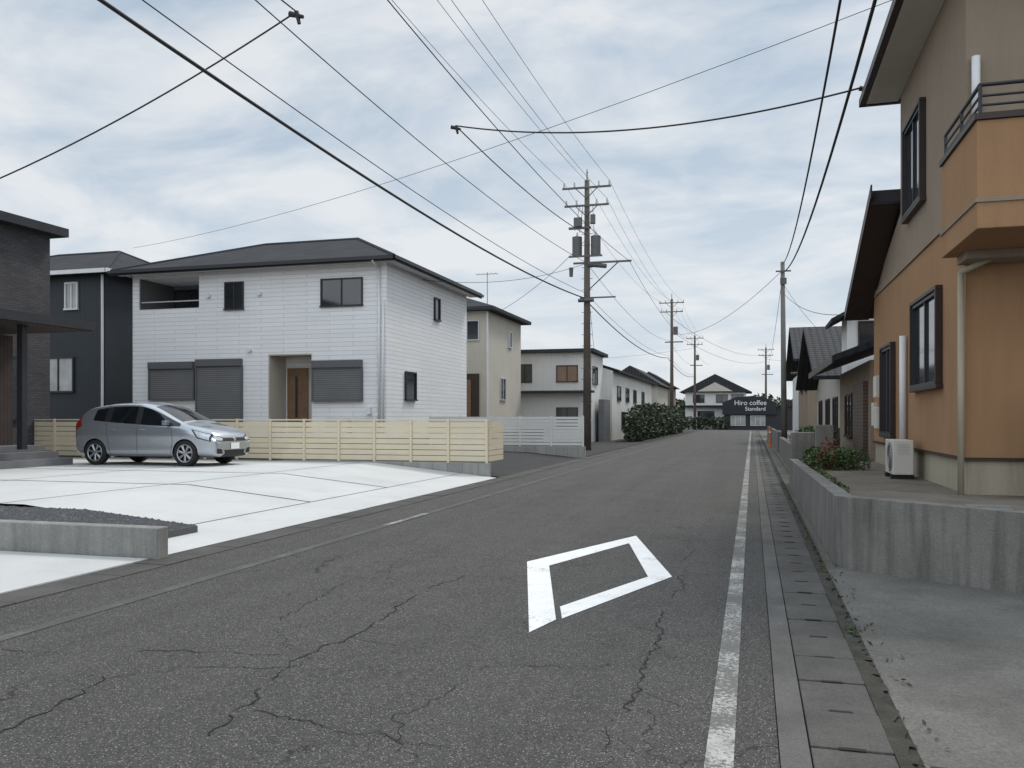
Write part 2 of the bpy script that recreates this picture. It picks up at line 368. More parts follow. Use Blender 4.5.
mb = MB(); mb.poly([(-6.0, 20.2, .008), (-6.0, 30.6, .008), (-8, 30.6, .2), (-8, 20.2, .2)]); mb.poly([(-8, 20.2, .2), (-8, 30.6, .2), (-12, 30.6, .3), (-12, 20.2, .3)]); mb.build('parking_lot', m_asph2)
MB().box(-30, -12.0, 20.1, 60, -.1, .8).build('lot_ground', m_lot)
MB().box(-12, -6.0, 31.1, 100, -.1, .03).build('side_pavement', m_asph2)
# ---- fences
f1 = E('slat_fence', (-12, 19.95, .3))
MB().box(-22, -6.2, 19.88, 20.05, -.1, .36).build('base_wall', m_block, f1)
ms = MB(); z = .40
while z < 1.38: ms.box(-22, -6.24, 19.93, 19.96, z, z+.122); z += .14
ms.build('slats', m_slat, f1)
ms = MB(); x = -6.27
while x > -22: ms.box(x-.03, x+.03, 19.89, 19.928, .36, 1.45); x -= 1.0
ms.box(-22, -6.22, 19.915, 19.975, 1.405, 1.44); ms.build('posts', m_slat, f1)
ms = MB(); z = .40
while z < 1.38: ms.box(-6.25, -6.22, 19.98, 21.2, z, z+.122); z += .14
ms.build('return_slats', m_slat, f1)
f2 = E('slat_fence', (-9, 30.8, .3))
MB().box(-12, -5.9, 30.75, 30.9, -.1, .42).build('base_wall', m_block, f2)
ms = MB(); z = .46
while z < 1.5: ms.box(-12, -5.95, 30.8, 30.83, z, z+.095); z += .12
ms.build('slats', m_slatw, f2)
ms = MB(); x = -5.98
while x > -12: ms.box(x-.03, x+.03, 30.77, 30.798, .42, 1.56); x -= 1.2
ms.build('posts', m_slatw, f2)
# ------------------------------------------------------------------ white house
h = E('white_house', (-17, 30, .8))
mb = MB()
mb.box(-22.3, -16.57, 26.75, 27.9, .8, 5.5); mb.box(-14.83, -12, 26.75, 27.9, .8, 5.5); mb.box(-16.57, -14.83, 26.75, 27.9, 3.73, 5.5)
mb.box(-22.3, -12, 27.9, 35.2, .8, 5.5)
mb.box(-19.42, -12, 26.75, 28.7, 5.5, 6.85); mb.box(-22.3, -12, 28.7, 35.2, 5.5, 6.85)
mb.box(-22.3, -22.02, 26.75, 28.7, 5.5, 6.85); mb.box(-22.02, -19.42, 26.75, 28.7, 6.66, 6.85)
mb.build('walls', m_wsid, h)
hp = (-22.8, -11.5, 26.2, 35.7, 6.85, 1.75, -19.3, -15.1, 30.95, .05)
mb = MB(); hip(mb, *hp); mb.build('roof', m_slate, h); hipcaps(*hp, h, m_slate2)
mb = MB(); mb.box(-22.83, -11.47, 26.17, 26.199, 6.72, 6.92); mb.box(-11.499, -11.46, 26.17, 35.7, 6.72, 6.92); mb.build('eave_fascia', m_frameB, h)
mb = MB(); mb.box(-22.8, -11.5, 26.2, 26.74, 6.78, 6.845); mb.box(-11.99, -11.5, 26.75, 35.6, 6.78, 6.845); mb.build('soffit', m_trimW, h)
mb = MB(); mb.box(-22.85, -11.4, 26.06, 26.165, 6.78, 6.88); mb.box(-11.455, -11.36, 26.06, 35.7, 6.78, 6.88); mb.build('gutters', m_frameB, h)
for (a0, a1, z0, z1, mu) in ((-18.33, -17.55, 5.36, 6.37, 1), (-14.48, -12.88, 5.33, 6.32, 1)):
    window(h, 'y', 26.75, -1, a0, a1, z0, z1, m_frameB, m_glass, .05, mu, .06)
for (a0, a1, z0, z1) in ((-21.49, -19.63, 2.17, 3.53), (-19.46, -17.63, 1.0, 3.6), (-14.75, -12.92, 2.09, 3.47)):
    mb = MB(); obox(mb, 'y', 26.75, -1, a0, a1, .002, .08, z0, z1-.25); mb.build('shutter', m_shut, h)
    mb = MB(); obox(mb, 'y', 26.75, -1, a0-.03, a1+.03, .002, .16, z1-.25, z1)
    obox(mb, 'y', 26.75, -1, a0-.05, a0, .002, .11, z0, z1-.25); obox(mb, 'y', 26.75, -1, a1, a1+.05, .002, .11, z0, z1-.25)
    obox(mb, 'y', 26.75, -1, a0-.05, a1+.05, .002, .13, z0-.05, z0); mb.build('shutter_box', m_shutf, h)
window(h, 'x', -12, 1, 28.3, 29.3, 2.1, 3.15, m_frameB, m_glass, .05, 0, .08)
window(h, 'x', -12, 1, 31.2, 31.8, 5.3, 6.2, m_frameB, m_glass, .05, 0, .08)
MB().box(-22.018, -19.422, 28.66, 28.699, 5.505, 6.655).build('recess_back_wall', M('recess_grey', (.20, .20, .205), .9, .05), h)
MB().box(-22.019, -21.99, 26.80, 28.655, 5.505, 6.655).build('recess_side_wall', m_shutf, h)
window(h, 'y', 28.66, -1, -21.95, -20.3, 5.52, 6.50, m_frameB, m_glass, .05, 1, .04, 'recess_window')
mb = MB(); mb.cyl((-21.98, 26.85, 5.78), (-19.43, 26.85, 5.78), .022, n=6); mb.build('balcony_rail', m_frameW, h)
MB().box(-16.45, -15.6, 27.84, 27.897, 1.0, 3.3).build('entrance_door', m_wdoor, h)
MB().box(-15.58, -15.1, 27.85, 27.897, 1.0, 3.3).build('door_side_panel', m_beige, h)
MB().box(-16.1, -16.02, 27.80, 27.838, 1.5, 3.0).build('door_glass', m_glass, h)
mb = MB(); mb.box(-16.568, -16.53, 26.76, 27.89, 1.0, 3.728); mb.box(-14.868, -14.832, 26.76, 27.89, 1.0, 3.728); mb.box(-16.52, -14.87, 26.76, 27.83, 3.69, 3.728); mb.build('porch_lining', m_beige, h)
mb = MB()
mb.cyl((-12.25, 26.68, .8), (-12.25, 26.68, 6.6), .04); mb.cyl((-12.25, 26.68, 6.6), (-12.25, 26.15, 6.75), .04)
mb.cyl((-12.1, 26.68, .8), (-12.1, 26.68, 5.5), .03); mb.build('downpipes', m_trimW, h, smooth=True)
mb = MB(); mb.box(-12.7, -12.55, 26.62, 26.74, 1.6, 1.85)
for x in (-19.0, -16.9): mb.cyl((x, 26.74, 5.9), (x, 26.64, 5.9), .08)
for x in (-17.3,): mb.cyl((x, 26.74, 3.9), (x, 26.64, 3.9), .08)
mb.build('vents', m_trimW, h)
mb = MB()
for x in (-14.0, -13.0): mb.box(x, x+.8, 26.2, 26.5, .8, 1.45)
mb.build('ac_units', m_plast, h)
# ------------------------------------------------------------------ navy house
h = E('navy_house', (-29, 32, .8))
MB().box(-34, -24.9, 28.3, 37, .8, 7.3).build('walls', m_navy, h)
hp = (-34.5, -24.4, 27.8, 37.5, 7.3, 1.75, -31.2, -27.8, 32.5, .05)
mb = MB(); hip(mb, *hp); mb.build('roof', m_slate, h); hipcaps(*hp, h, m_slate2)
mb = MB(); mb.box(-34.5, -24.37, 27.7, 27.799, 7.2, 7.36); mb.box(-24.399, -24.3, 27.7, 37.5, 7.2, 7.36); mb.build('gutters', m_trimW, h)
mb = MB(); mb.cyl((-24.97, 28.22, .8), (-24.97, 28.22, 7.2), .05); mb.build('downpipe', m_trimW, h)
window(h, 'y', 28.3, -1, -26.85, -26.2, 5.84, 6.97, m_trimW, m_glassl, .07, 1, .06)
window(h, 'y', 28.3, -1, -27.95, -26.4, 2.5, 3.95, m_frameB, m_glassl, .07, 1, .06)
# ------------------------------------------------------------------ left dark house
h = E('dark_brick_house', (-22, 14, .35))
MB().box(-30, -20, 6, 20.5, .35, 6.85).build('walls', m_dbrick, h)
mb = MB(); mb.box(-30.5, -19.6, 5.5, 20.8, 6.85, 7.1); mb.poly([(-30.5, 5.5, 7.1), (-30.5, 20.8, 7.1), (-25, 20.8, 8.2), (-25, 5.5, 8.2)]); mb.poly([(-19.6, 5.5, 7.1), (-19.6, 20.8, 7.1), (-25, 20.8, 8.2), (-25, 5.5, 8.2)])
mb.poly([(-30.5, 20.8, 7.1), (-19.6, 20.8, 7.1), (-25, 20.8, 8.2)]); mb.build('roof', m_slate2, h)
mb = MB(); mb.box(-19.95, -15.6, 9, 17.4, 3.62, 3.84); mb.build('canopy', m_frameB, h)
MB().box(-19.9, -15.65, 9.05, 17.35, 3.60, 3.618).build('canopy_soffit', m_wood, h)
mb = MB(); mb.box(-16.15, -16.0, 15.6, 15.75, .75, 3.6); mb.box(-16.15, -16.0, 11, 11.15, .75, 3.6); mb.build('porch_posts', m_frameB, h)
MB().box(-17.7, -17.62, 9, 16.9, .75, 3.5).build('slat_screen', m_wood, h)
mb = MB(); mb.box(-19.9, -15.9, 9, 17.0, .3, .5); mb.box(-19.9, -16.3, 9, 16.98, .5, .66); mb.box(-19.9, -16.7, 9, 16.96, .66, .8); mb.build('porch_steps', M('dark_stone', (.15, .15, .155), .7, .15, 2), h)
window(h, 'x', -20, 1, 17.9, 19.4, 1.4, 3.2, m_frameB, m_glass, .06, 1, .06)
# ------------------------------------------------------------------ beige house
h = E('beige_house', (-16, 44, .8))
MB().box(-22, -12.8, 40.7, 47.2, .8, 6.85).build('walls', m_beige, h)
mb = MB(); hip(mb, -22.5, -12.3, 40.2, 47.7, 6.85, 1.5, -18.5, -16, 44, .18); mb.build('roof', m_slate, h)
window(h, 'y', 40.7, -1, -14.5, -13.2, 5.37, 6.4, m_frameW, m_glass, .05, 1, .06)
MB().box(-14.45, -13.2, 40.55, 40.695, 1.0, 3.7).build('entrance_door', m_frameBr, h)
MB().box(-13.9, -13.6, 40.52, 40.548, 1.2, 3.4).build('door_panel', m_wdoor, h)
mb = MB(); mb.cyl((-12.75, 40.62, .8), (-12.75, 40.62, 6.8), .05); mb.build('downpipe', m_trimW, h)
window(h, 'x', -12.8, 1, 43, 44, 2.4, 3.6, m_frameW, m_glass, .05, 1, .06)
window(h, 'x', -12.8, 1, 44.5, 45.2, 5.3, 6.2, m_frameW, m_glass, .05, 0, .06)
mb = MB(); mb.cyl((-13.5, 43, 7.3), (-13.5, 43, 9.2), .025)
mb.cyl((-14.1, 43, 9.1), (-12.9, 43, 9.1), .015)
for i in range(6): mb.cyl((-14.1+i*.22, 42.7, 9.1), (-14.1+i*.22, 43.3, 9.1), .01, n=5)
mb.build('antenna', m_galv, h)
# ------------------------------------------------------------------ long white building
h = E('white_two_storey_building', (-11, 60, 0))
mb = MB(); mb.box(-15.5, -9.2, 49.4, 54, 0, 5.35); mb.build('front_walls', m_wpl, h)
mb = MB(); mb.box(-15.5, -8.6, 54.01, 76, 0, 4.5); mb.prism([(-15.5, 54.01, 4.5), (-8.6, 54.01, 4.5), (-12, 54.01, 5.6)], (0, 22, 0)); mb.build('walls', m_corr, h)
mb = MB(); mb.box(-15.8, -8.9, 49.0, 54.3, 5.35, 5.55); mb.box(-14.5, -8.9, 48.6, 49.39, 2.95, 3.08); mb.build('front_roof', m_slate2, h)
mb = MB(); mb.prism([(-8.2, 54.31, 4.42), (-8.2, 54.31, 4.56), (-12, 54.31, 5.8), (-15.8, 54.31, 4.56), (-15.8, 54.31, 4.42), (-12, 54.31, 5.66)], (0, 22.3, 0)); mb.build('side_roof', m_tileb, h)
window(h, 'y', 49.4, -1, -11.2, -9.9, 3.6, 4.6, m_frameBr, M('curtain_brown', (.24, .16, .11), .6), .05, 1, .06)
window(h, 'y', 49.4, -1, -13.6, -12.7, 3.6, 4.7, m_frameB, m_glass, .05, 1, .06)
window(h, 'y', 49.4, -1, -11.2, -9.9, .9, 2.1, m_frameB, m_glass, .05, 1, .06)
window(h, 'x', -9.2, 1, 50.3, 51.9, 3.5, 4.6, m_frameB, m_glass, .05, 1, .06)
mb = MB(); mb.cyl((-9.13, 49.33, 0), (-9.13, 49.33, 5.3), .05); mb.build('downpipe', m_galv, h)
for y in (56, 60, 64, 69): window(h, 'x', -8.6, 1, y, y+1.6, 2.6, 3.6, m_frameB, m_glass, .06, 1, .06)
for y in (58, 66): window(h, 'x', -8.6, 1, y, y+1.6, .8, 1.9, m_frameB, m_glass, .06, 1, .06)
MB().box(-8.95, -8.6, 51, 53.2, 0, 2.6).build('shed_door', m_shut, h)
for nm, x0, x1, y0, y1, z, r, mw in (('grey_house', -13.5, -8.5, 80, 90, 4.6, 1.8, m_beige), ('brown_house', -13, -8.5, 93, 100, 4.9, 1.6, m_greige)):
    h = E(nm, ((x0+x1)/2, y0, 0)); MB().box(x0, x1, y0, y1, 0, z).build('walls', mw, h)
    mb = MB(); xm = (x0+x1)/2; mb.prism([(x0-.5, y0-.5, z-.1), (x1+.5, y0-.5, z-.1), (xm, y0-.5, z+r)], (0, y1-y0+1, 0)); mb.build('roof', m_tile, h)
    window(h, 'y', y0, -1, xm-.9, xm+.9, 1, 3, m_frameW, m_glass, .06, 1, .06)
    window(h, 'x', x1, 1, y0+2, y0+4, 1, 2.4, m_frameW, m_glass, .06, 1, .06)
h = E('tiled_house', (-4.5, 118, 0))
MB().box(-8.6, -.8, 116, 124, 0, 5.0).build('walls', m_wpl, h)
mb = MB(); mb.prism([(-9.4, 115.4, 4.9), (0, 115.4, 4.9), (-4.7, 115.4, 7.3)], (0, 9.4, 0)); mb.build('roof', m_tile, h)
MB().prism([(-7.0, 115.39, 5.0), (-2.4, 115.39, 5.0), (-4.7, 115.39, 6.2)], (0, -.05, 0)).build('gable', m_beige, h)
MB().box(-8.62, -.78, 115.0, 115.99, 2.9, 3.15).build('lower_roof', m_tile, h)
for x in (-7.6, -4.6, -2.6): window(h, 'y', 116, -1, x, x+1.5, 3.5, 4.6, m_frameBr, m_glass, .08, 1, .06)
window(h, 'y', 116, -1, -7, -4.8, .5, 2.4, m_frameBr, m_glass, .08, 1, .06)
h = E('cafe_building', (0, 112, 0))
MB().box(-3.4, 8.5, 111, 118, 0, 2.9).build('walls', m_frameB, h)
MB().prism([(-3.6, 110.6, 1.9), (2.9, 110.6, 1.9), (2.9, 110.6, 3.3), (1.6, 110.6, 4.0), (.2, 110.6, 4.25), (-2.0, 110.6, 4.1), (-3.6, 110.6, 3.4)], (0, .38, 0)).build('sign_board', m_signk, h)
mb = MB(); mb.prism([(3.0, 110.6, 2.9), (9, 110.6, 2.9), (6, 110.6, 4.4)], (0, 8, 0)); mb.build('roof', m_tileb, h)
for x in (-2.6, -.2): window(h, 'y', 111, -1, x, x+1.8, .5, 1.8, m_frameW, m_glassl, .06, 2, .06)
def text(body, loc, size, par):
    cu = bpy.data.curves.new('t', 'FONT'); cu.body = body; cu.size = size; cu.extrude = .01; cu.align_x = 'CENTER'
    o = bpy.data.objects.new('sign_text', cu); COL.objects.link(o); o.rotation_euler = (math.radians(90), 0, 0)
    cu.materials.append(m_signw); o.parent = par; o.location = Vector(loc)-par.location
text('Hiro coffee', (-.2, 110.57, 3.1), .85, h); text('Standard', (.4, 110.57, 2.4), .7, h)
leafmass('hedge', [((-9+i*.7, 109.8, .8), (.6, .6, .9)) for i in range(9)], 2500, .16, m_leafd)
leafmass('hedge', [((-6.95+random.uniform(-.1, .1), 51.5+i*.8, 1.1+random.uniform(-.2, .45)), (.65, .8, 1.2)) for i in range(44)], 17000, .13, m_leafd)
leafmass('distant_trees', [((random.uniform(-60, 60), random.uniform(150, 190), random.uniform(1, 3)), (7, 5, 3.2)) for i in range(50)], 16000, .7, m_leafd)
# ------------------------------------------------------------------ right retaining wall + lot
mb = MB(); outer = [(.80, 20.0), (.80, 9.1), (.90, 8.82), (1.15, 8.62), (2.17, 7.95), (6.5, 5.1)]
inner = [(.97, 20.0), (.97, 9.2), (1.04, 9.0), (1.24, 8.80), (2.27, 8.1), (6.6, 5.25)]
tz = [.56, .69, .70, .70, .68, .66]
for k in range(len(outer)-1):
    a, b, c, d = outer[k], outer[k+1], inner[k+1], inner[k]; z0, z1 = tz[k], tz[k+1]
    mb.poly([(*a, -.1), (*b, -.1), (*b, z1), (*a, z0)]); mb.poly([(*d, 0), (*c, 0), (*c, z1), (*d, z0)]); mb.poly([(*a, z0), (*b, z1), (*c, z1), (*d, z0)])
mb.poly([(.8, 20, -.1), (.8, 20, .56), (.97, 20, .56), (.97, 20, -.1)])
mb.build('retaining_wall', m_wallc)
MB().poly([(.97, 20.3, .5), (.97, 9.2, .5), (1.04, 9.0, .5), (1.24, 8.8, .5), (2.27, 8.1, .5), (6.6, 5.25, .5), (14, 5.25, .5), (14, 20.3, .5)]).build('house_lot', m_lot)
# ------------------------------------------------------------------ right stucco house
h = E('stucco_house', (6, 15, .5))
X0 = 2.6
MB().box(X0, 10, 11.9, 20.3, .97, 4.1).build('lower_walls', m_orange, h)
MB().box(X0+.03, 10, 11.93, 20.27, .45, .93).build('foundation', m_found, h)
MB().box(X0-.02, 10.02, 11.88, 20.32, .93, .965).build('drip_edge', m_frameBr, h)
MB().box(X0-.03, 10.03, 11.87, 20.33, 4.105, 4.22).build('belt', m_greige, h)
mb = MB(); mb.prism([(X0, 16.8, 4.225), (X0, 20.3, 4.225), (X0, 20.3, 3.8+.43), (X0, 16.8, 5.2)], (7.4, 0, 0)); mb.build('wing_gable', m_greige, h)
MB().box(X0, 10, 11.9, 16.8, 4.225, 7.32).build('upper_walls', m_greige, h)
mb = MB(); mb.prism([(X0-.5, 21.1, 3.76), (X0-.5, 16.81, 5.42), (X0-.5, 16.81, 5.64), (X0-.5, 21.1, 3.96)], (8.2, 0, 0)); mb.build('wing_roof', m_slate2, h)
mb = MB(); mb.prism([(X0-.53, 21.12, 3.74), (X0-.53, 16.6, 5.49), (X0-.53, 16.6, 5.70), (X0-.53, 21.12, 3.96)], (.028, 0, 0)); mb.build('wing_bargeboard', m_frameBr, h)
mb = MB(); mb.prism([(X0-.5, 21.1, 3.73), (X0-.5, 16.82, 5.39), (X0-.5, 16.82, 5.415), (X0-.5, 21.1, 3.755)], (.49, 0, 0)); mb.build('wing_soffit', m_frameBr, h)
mb = MB(); hip(mb, X0-.56, 10.6, 11.2, 17.1, 7.34, 1.7, 4.6, 8.4, 14.3, .2); mb.build('roof', m_slate2, h)
mb = MB(); mb.box(X0-.66, X0-.562, 11.1, 17.15, 7.32, 7.46); mb.box(X0-.66, 10.6, 17.11, 17.2, 7.32, 7.46); mb.build('gutter', m_frameBr, h)
MB().box(X0-.55, X0-.002, 11.25, 17.05, 7.32, 7.338).build('soffit', m_beige, h)
mb = MB(); mb.box(2.32, 8.2, 10.12, 11.895, 3.5, 4.66); mb.build('balcony', m_orange, h, bevel=.01)
mb = MB(); mb.box(2.29, 8.22, 10.09, 11.897, 4.662, 4.73); mb.build('balcony_cap', m_frameBr, h)
mb = MB(); mb.box(2.30, 8.21, 10.10, 11.896, 3.78, 3.83); mb.build('balcony_band', m_greige, h)
mb = MB()
for z in (4.83, 4.93, 5.05): mb.cyl((2.36, 10.16, z), (8.1, 10.16, z), .022 if z > 5 else .014); mb.cyl((2.36, 10.16, z), (2.36, 11.88, z), .022 if z > 5 else .014)
for x in (2.36, 3.4, 4.4, 5.4): mb.cyl((x, 10.16, 4.73), (x, 10.16, 5.05), .02)
for y in (11.0, 11.85): mb.cyl((2.36, y, 4.73), (2.36, y, 5.05), .02)
mb.build('balcony_rail', m_frameB, h)
MB().box(2.5, 8.0, 11.4, 11.895, 3.40, 3.498).build('balcony_underside', m_greige, h)
def frwin(a0, a1, z0, z1, mull=1):
    mb = MB(); f = .06
    for q in ((a0-f, a1+f, z1, z1+f), (a0-f-.04, a1+f+.04, z0-f, z0), (a0-f, a0, z0, z1), (a1, a1+f, z0, z1)): obox(mb, 'x', X0, -1, q[0], q[1], .002, .10, q[2], q[3])
    mb.build('window_surround', m_frameBr, h, bevel=.008)
    window(h, 'x', X0, -1, a0+.001, a1-.001, z0+.001, z1-.001, m_frameB, m_glass, .05, mull, .07)
frwin(13.3, 15.25, 1.95, 3.3, 1); frwin(14.5, 16.0, 4.9, 6.4, 1); frwin(17.4, 18.7, 1.15, 2.85, 1)
mb = MB(); mb.cyl((X0-.07, 11.83, .5), (X0-.07, 11.83, 3.3), .04); mb.cyl((X0-.07, 11.83, 3.3), (X0+.25, 11.6, 3.45), .04)
mb.build('downpipe', m_found, h, smooth=True)
mb = MB(); mb.cyl((X0-.07, 16.1, .9), (X0-.07, 16.1, 2.9), .06); mb.cyl((X0+.1, 11.83, 5.2), (X0+.1, 11.83, 6.0), .05); mb.build('duct_covers', m_trimW, h, smooth=True)
mb = MB(); mb.box(X0-.12, X0-.002, 19.1, 19.5, 1.9, 2.35); mb.box(X0-.12, X0-.002, 19.0, 19.4, 1.25, 1.7); mb.box(X0-.1, X0-.002, 19.65, 19.95, 1.3, 1.8); mb.build('meter_boxes', m_plast, h, bevel=.01)
def acunit(x, y, z):
    e = E('air_conditioner_unit', (x, y, z))
    MB().box(x, x+.3, y, y+.8, z+.07, z+.62).build('case', m_plast, e, bevel=.012)
    mb = MB()
    for r in (.24, .2, .15, .1, .05):
        n = 20
        for k in range(n):
            t0, t1 = 2*math.pi*k/n, 2*math.pi*(k+1)/n
            mb.cyl((x-.012, y+.3+r*math.cos(t0), z+.34+r*math.sin(t0)), (x-.012, y+.3+r*math.cos(t1), z+.34+r*math.sin(t1)), .004, n=4)
    mb.build('grille', m_galv, e)
    MB().cyl((x-.004, y+.3, z+.34), (x-.001, y+.3, z+.34), .23, .23, 24).build('fan_dark', m_blk, e)
    mb = MB(); mb.box(x-.02, x+.32, y+.08, y+.16, z, z+.07); mb.box(x-.02, x+.32, y+.64, y+.72, z, z+.07); mb.build('feet', m_blk, e)
    mb = MB()
    for k in range(5): mb.box(x+.06, x+.24, y-.004, y-.001, z+.40+k*.035, z+.408+k*.035)
    mb.build('side_vents', m_galv, e)
acunit(2.15, 14.6, .5)
e = E('slat_fence', (5, 11.2, .5)); mb = MB(); z = .6
while z < 1.75: mb.box(3.35, 8, 11.1, 11.13, z, z+.1); z += .125
for x in (3.35, 4.6, 6): mb.box(x, x+.06, 11.132, 11.19, .5, 1.8)
mb.build('slats', m_frameBr, e)
MB().box(2.05, 2.45, 9.3, 9.5, .5, .6).build('concrete_blocks', m_block)
e = E('potted_plant', (2.72, 9.0, .5)); MB().cyl((2.72, 9, .5), (2.72, 9, .68), .07, .10, 16).build('pot', m_signw, e)
leafmass('leaves', [((2.72, 9, .76), (.1, .1, .1))], 160, .035, m_leaf, e)
pl = E('shrub', (1.5, 17.5, .5))
leafmass('foliage', [((1.5+random.uniform(-.3, .4), 17.6+random.uniform(-1.1, 1.2), .68), (.28, .35, .22)) for i in range(9)], 3200, .04, m_leaf, pl)
leafmass('red_foliage', [((1.35, 17.0, .7), (.2, .25, .22)), ((1.5, 18.3, .8), (.2, .3, .3))], 600, .035, m_flow, pl)
mb = MB()
for k in range(14): mb.cyl((1.5, 17.5+random.uniform(-1, 1), .5), (1.5+random.uniform(-.3, .3), 17.5+random.uniform(-1, 1), .8), .008, n=5)
mb.build('stems', m_bark, pl)
pl = E('weeds', (1.2, 14, .5)); leafmass('blades', [((1.15, 12+i*.9, .52), (.10, .4, .05)) for i in range(6)], 500, .03, m_leaf, pl)
mb = MB(); mb.box(.85, 1.35, 20.05, 20.45, 0, 1.15); mb.build('gate_pillar', m_wallc, bevel=.02)
mb = MB(); mb.box(1.5, 1.9, 21.9, 22.3, 0, 1.3); mb.build('gate_pillar', m_wallc, bevel=.02)
MB().box(.95, 14, 20.32, 60, -.1, .05).build('far_lot', m_lot)
MB().box(1.0, 1.15, 24, 34, 0, .75).build('block_wall', m_wallc)
MB().box(1.0, 1.15, 36, 60, 0, .9).build('block_wall', m_wallc)
leafmass('garden_shrubs', [((1.8+random.uniform(-.3, .3), 25+random.uniform(0, 8), .7), (.4, .5, .5)) for i in range(12)], 4500, .06, m_leaf)
# ------------------------------------------------------------------ japanese houses right
def gableY(mb, x0, x1, y0, y1, z, zr, th=.14):
    xm = (x0+x1)/2
    mb.prism([(x0, y0, z), (xm, y0, zr), (x1, y0, z), (x1, y0, z+th), (xm, y0, zr+th), (x0, y0, z+th)], (0, y1-y0, 0))
def gableX(mb, x0, x1, y0, y1, z, zr, th=.14):
    ym = (y0+y1)/2
    mb.prism([(x0, y0, z), (x0, ym, zr), (x0, y1, z), (x0, y1, z+th), (x0, ym, zr+th), (x0, y0, z+th)], (x1-x0, 0, 0))
h = E('tiled_brown_house', (5, 25, 0))
MB().box(2.8, 9, 22.5, 30, 0, 2.9).build('walls', m_greige, h)
mb = MB(); mb.prism([(1.9, 21.9, 2.85), (1.9, 21.9, 3.0), (5.6, 21.9, 4.4), (5.6, 21.9, 4.2)], (0, 8.8, 0)); mb.build('lower_roof', m_tile, h)
MB().box(1.86, 1.899, 21.9, 30.7, 2.8, 2.98).build('eave_fascia', m_frameBr, h)
mb = MB(); mb.box(2.68, 2.798, 22.9, 25.2, .35, 2.4); mb.build('shutters', m_shutb, h)
window(h, 'x', 2.8, -1, 26.2, 28.0, .9, 2.2, m_frameBr, m_glass, .06, 1, .06)
h = E('white_gable_house', (5.5, 32.5, 0))
MB().box(3.15, 8, 31.3, 33.1, 0, 5.0).build('walls', m_wpl, h)
mb = MB(); mb.prism([(3.15, 31.3, 5.0), (8, 31.3, 5.0), (5.575, 31.3, 6.3)], (0, 1.8, 0)); mb.build('gable', m_wpl, h)
mb = MB(); gableY(mb, 2.6, 8.55, 30.8, 33.3, 4.72, 6.32); mb.build('upper_roof', m_tile, h)
window(h, 'y', 31.3, -1, 3.5, 4.6, 3.9, 4.8, m_frameBr, m_glass, .06, 1, .06)
h = E('tiled_white_house', (6, 45, 0))
MB().box(3.2, 10, 34.2, 46, 0, 2.9).build('walls', m_beige, h)
MB().box(3.18, 3.199, 34.2, 46, 0, 1.1).build('wainscot', m_frameBr, h)
mb = MB(); gableX(mb, 2.2, 10.5, 33.5, 46.8, 2.9, 5.4); mb.build('roof', m_tile, h)
mb = MB(); mb.prism([(3.2, 34.2, 2.9), (3.2, 46, 2.9), (3.2, 40, 5.3)], (6.6, 0, 0)); mb.build('gable', m_beige, h)
for y in (35, 38.5, 42.5): window(h, 'x', 3.2, -1, y, y+1.8, .9, 2.3, m_frameBr, m_glass, .07, 1, .06)
h = E('tiled_dark_house', (6, 62, 0))
MB().box(3.0, 10, 50, 60, 0, 4.7).build('walls', m_greige, h)
mb = MB(); gableX(mb, 2.2, 10.5, 49.2, 60.8, 4.6, 6.9); mb.build('roof', m_tile, h)
for y in (51, 55): window(h, 'x', 3.0, -1, y, y+1.8, 3.0, 4.1, m_frameBr, m_glass, .07, 1, .06)
h = E('grey_house', (6, 80, 0))
MB().box(3.5, 11, 70, 80, 0, 4.9).build('walls', m_corr, h)
mb = MB(); gableX(mb, 2.9, 11.5, 69.2, 80.8, 4.8, 6.8); mb.build('roof', m_tileb, h)
e = E('marker_post', (.9, 46, 0)); mb = MB(); mb.cyl((.9, 46, 0), (.9, 46, 1.0), .06, .05, 12); mb.cyl((.9, 46, 0), (.9, 46, .04), .14, .14, 12); mb.build('post', m_orpost, e)
mb = MB(); mb.cyl((.9, 46, .7), (.9, 46, .78), .062, .062, 12); mb.build('band', m_signw, e)
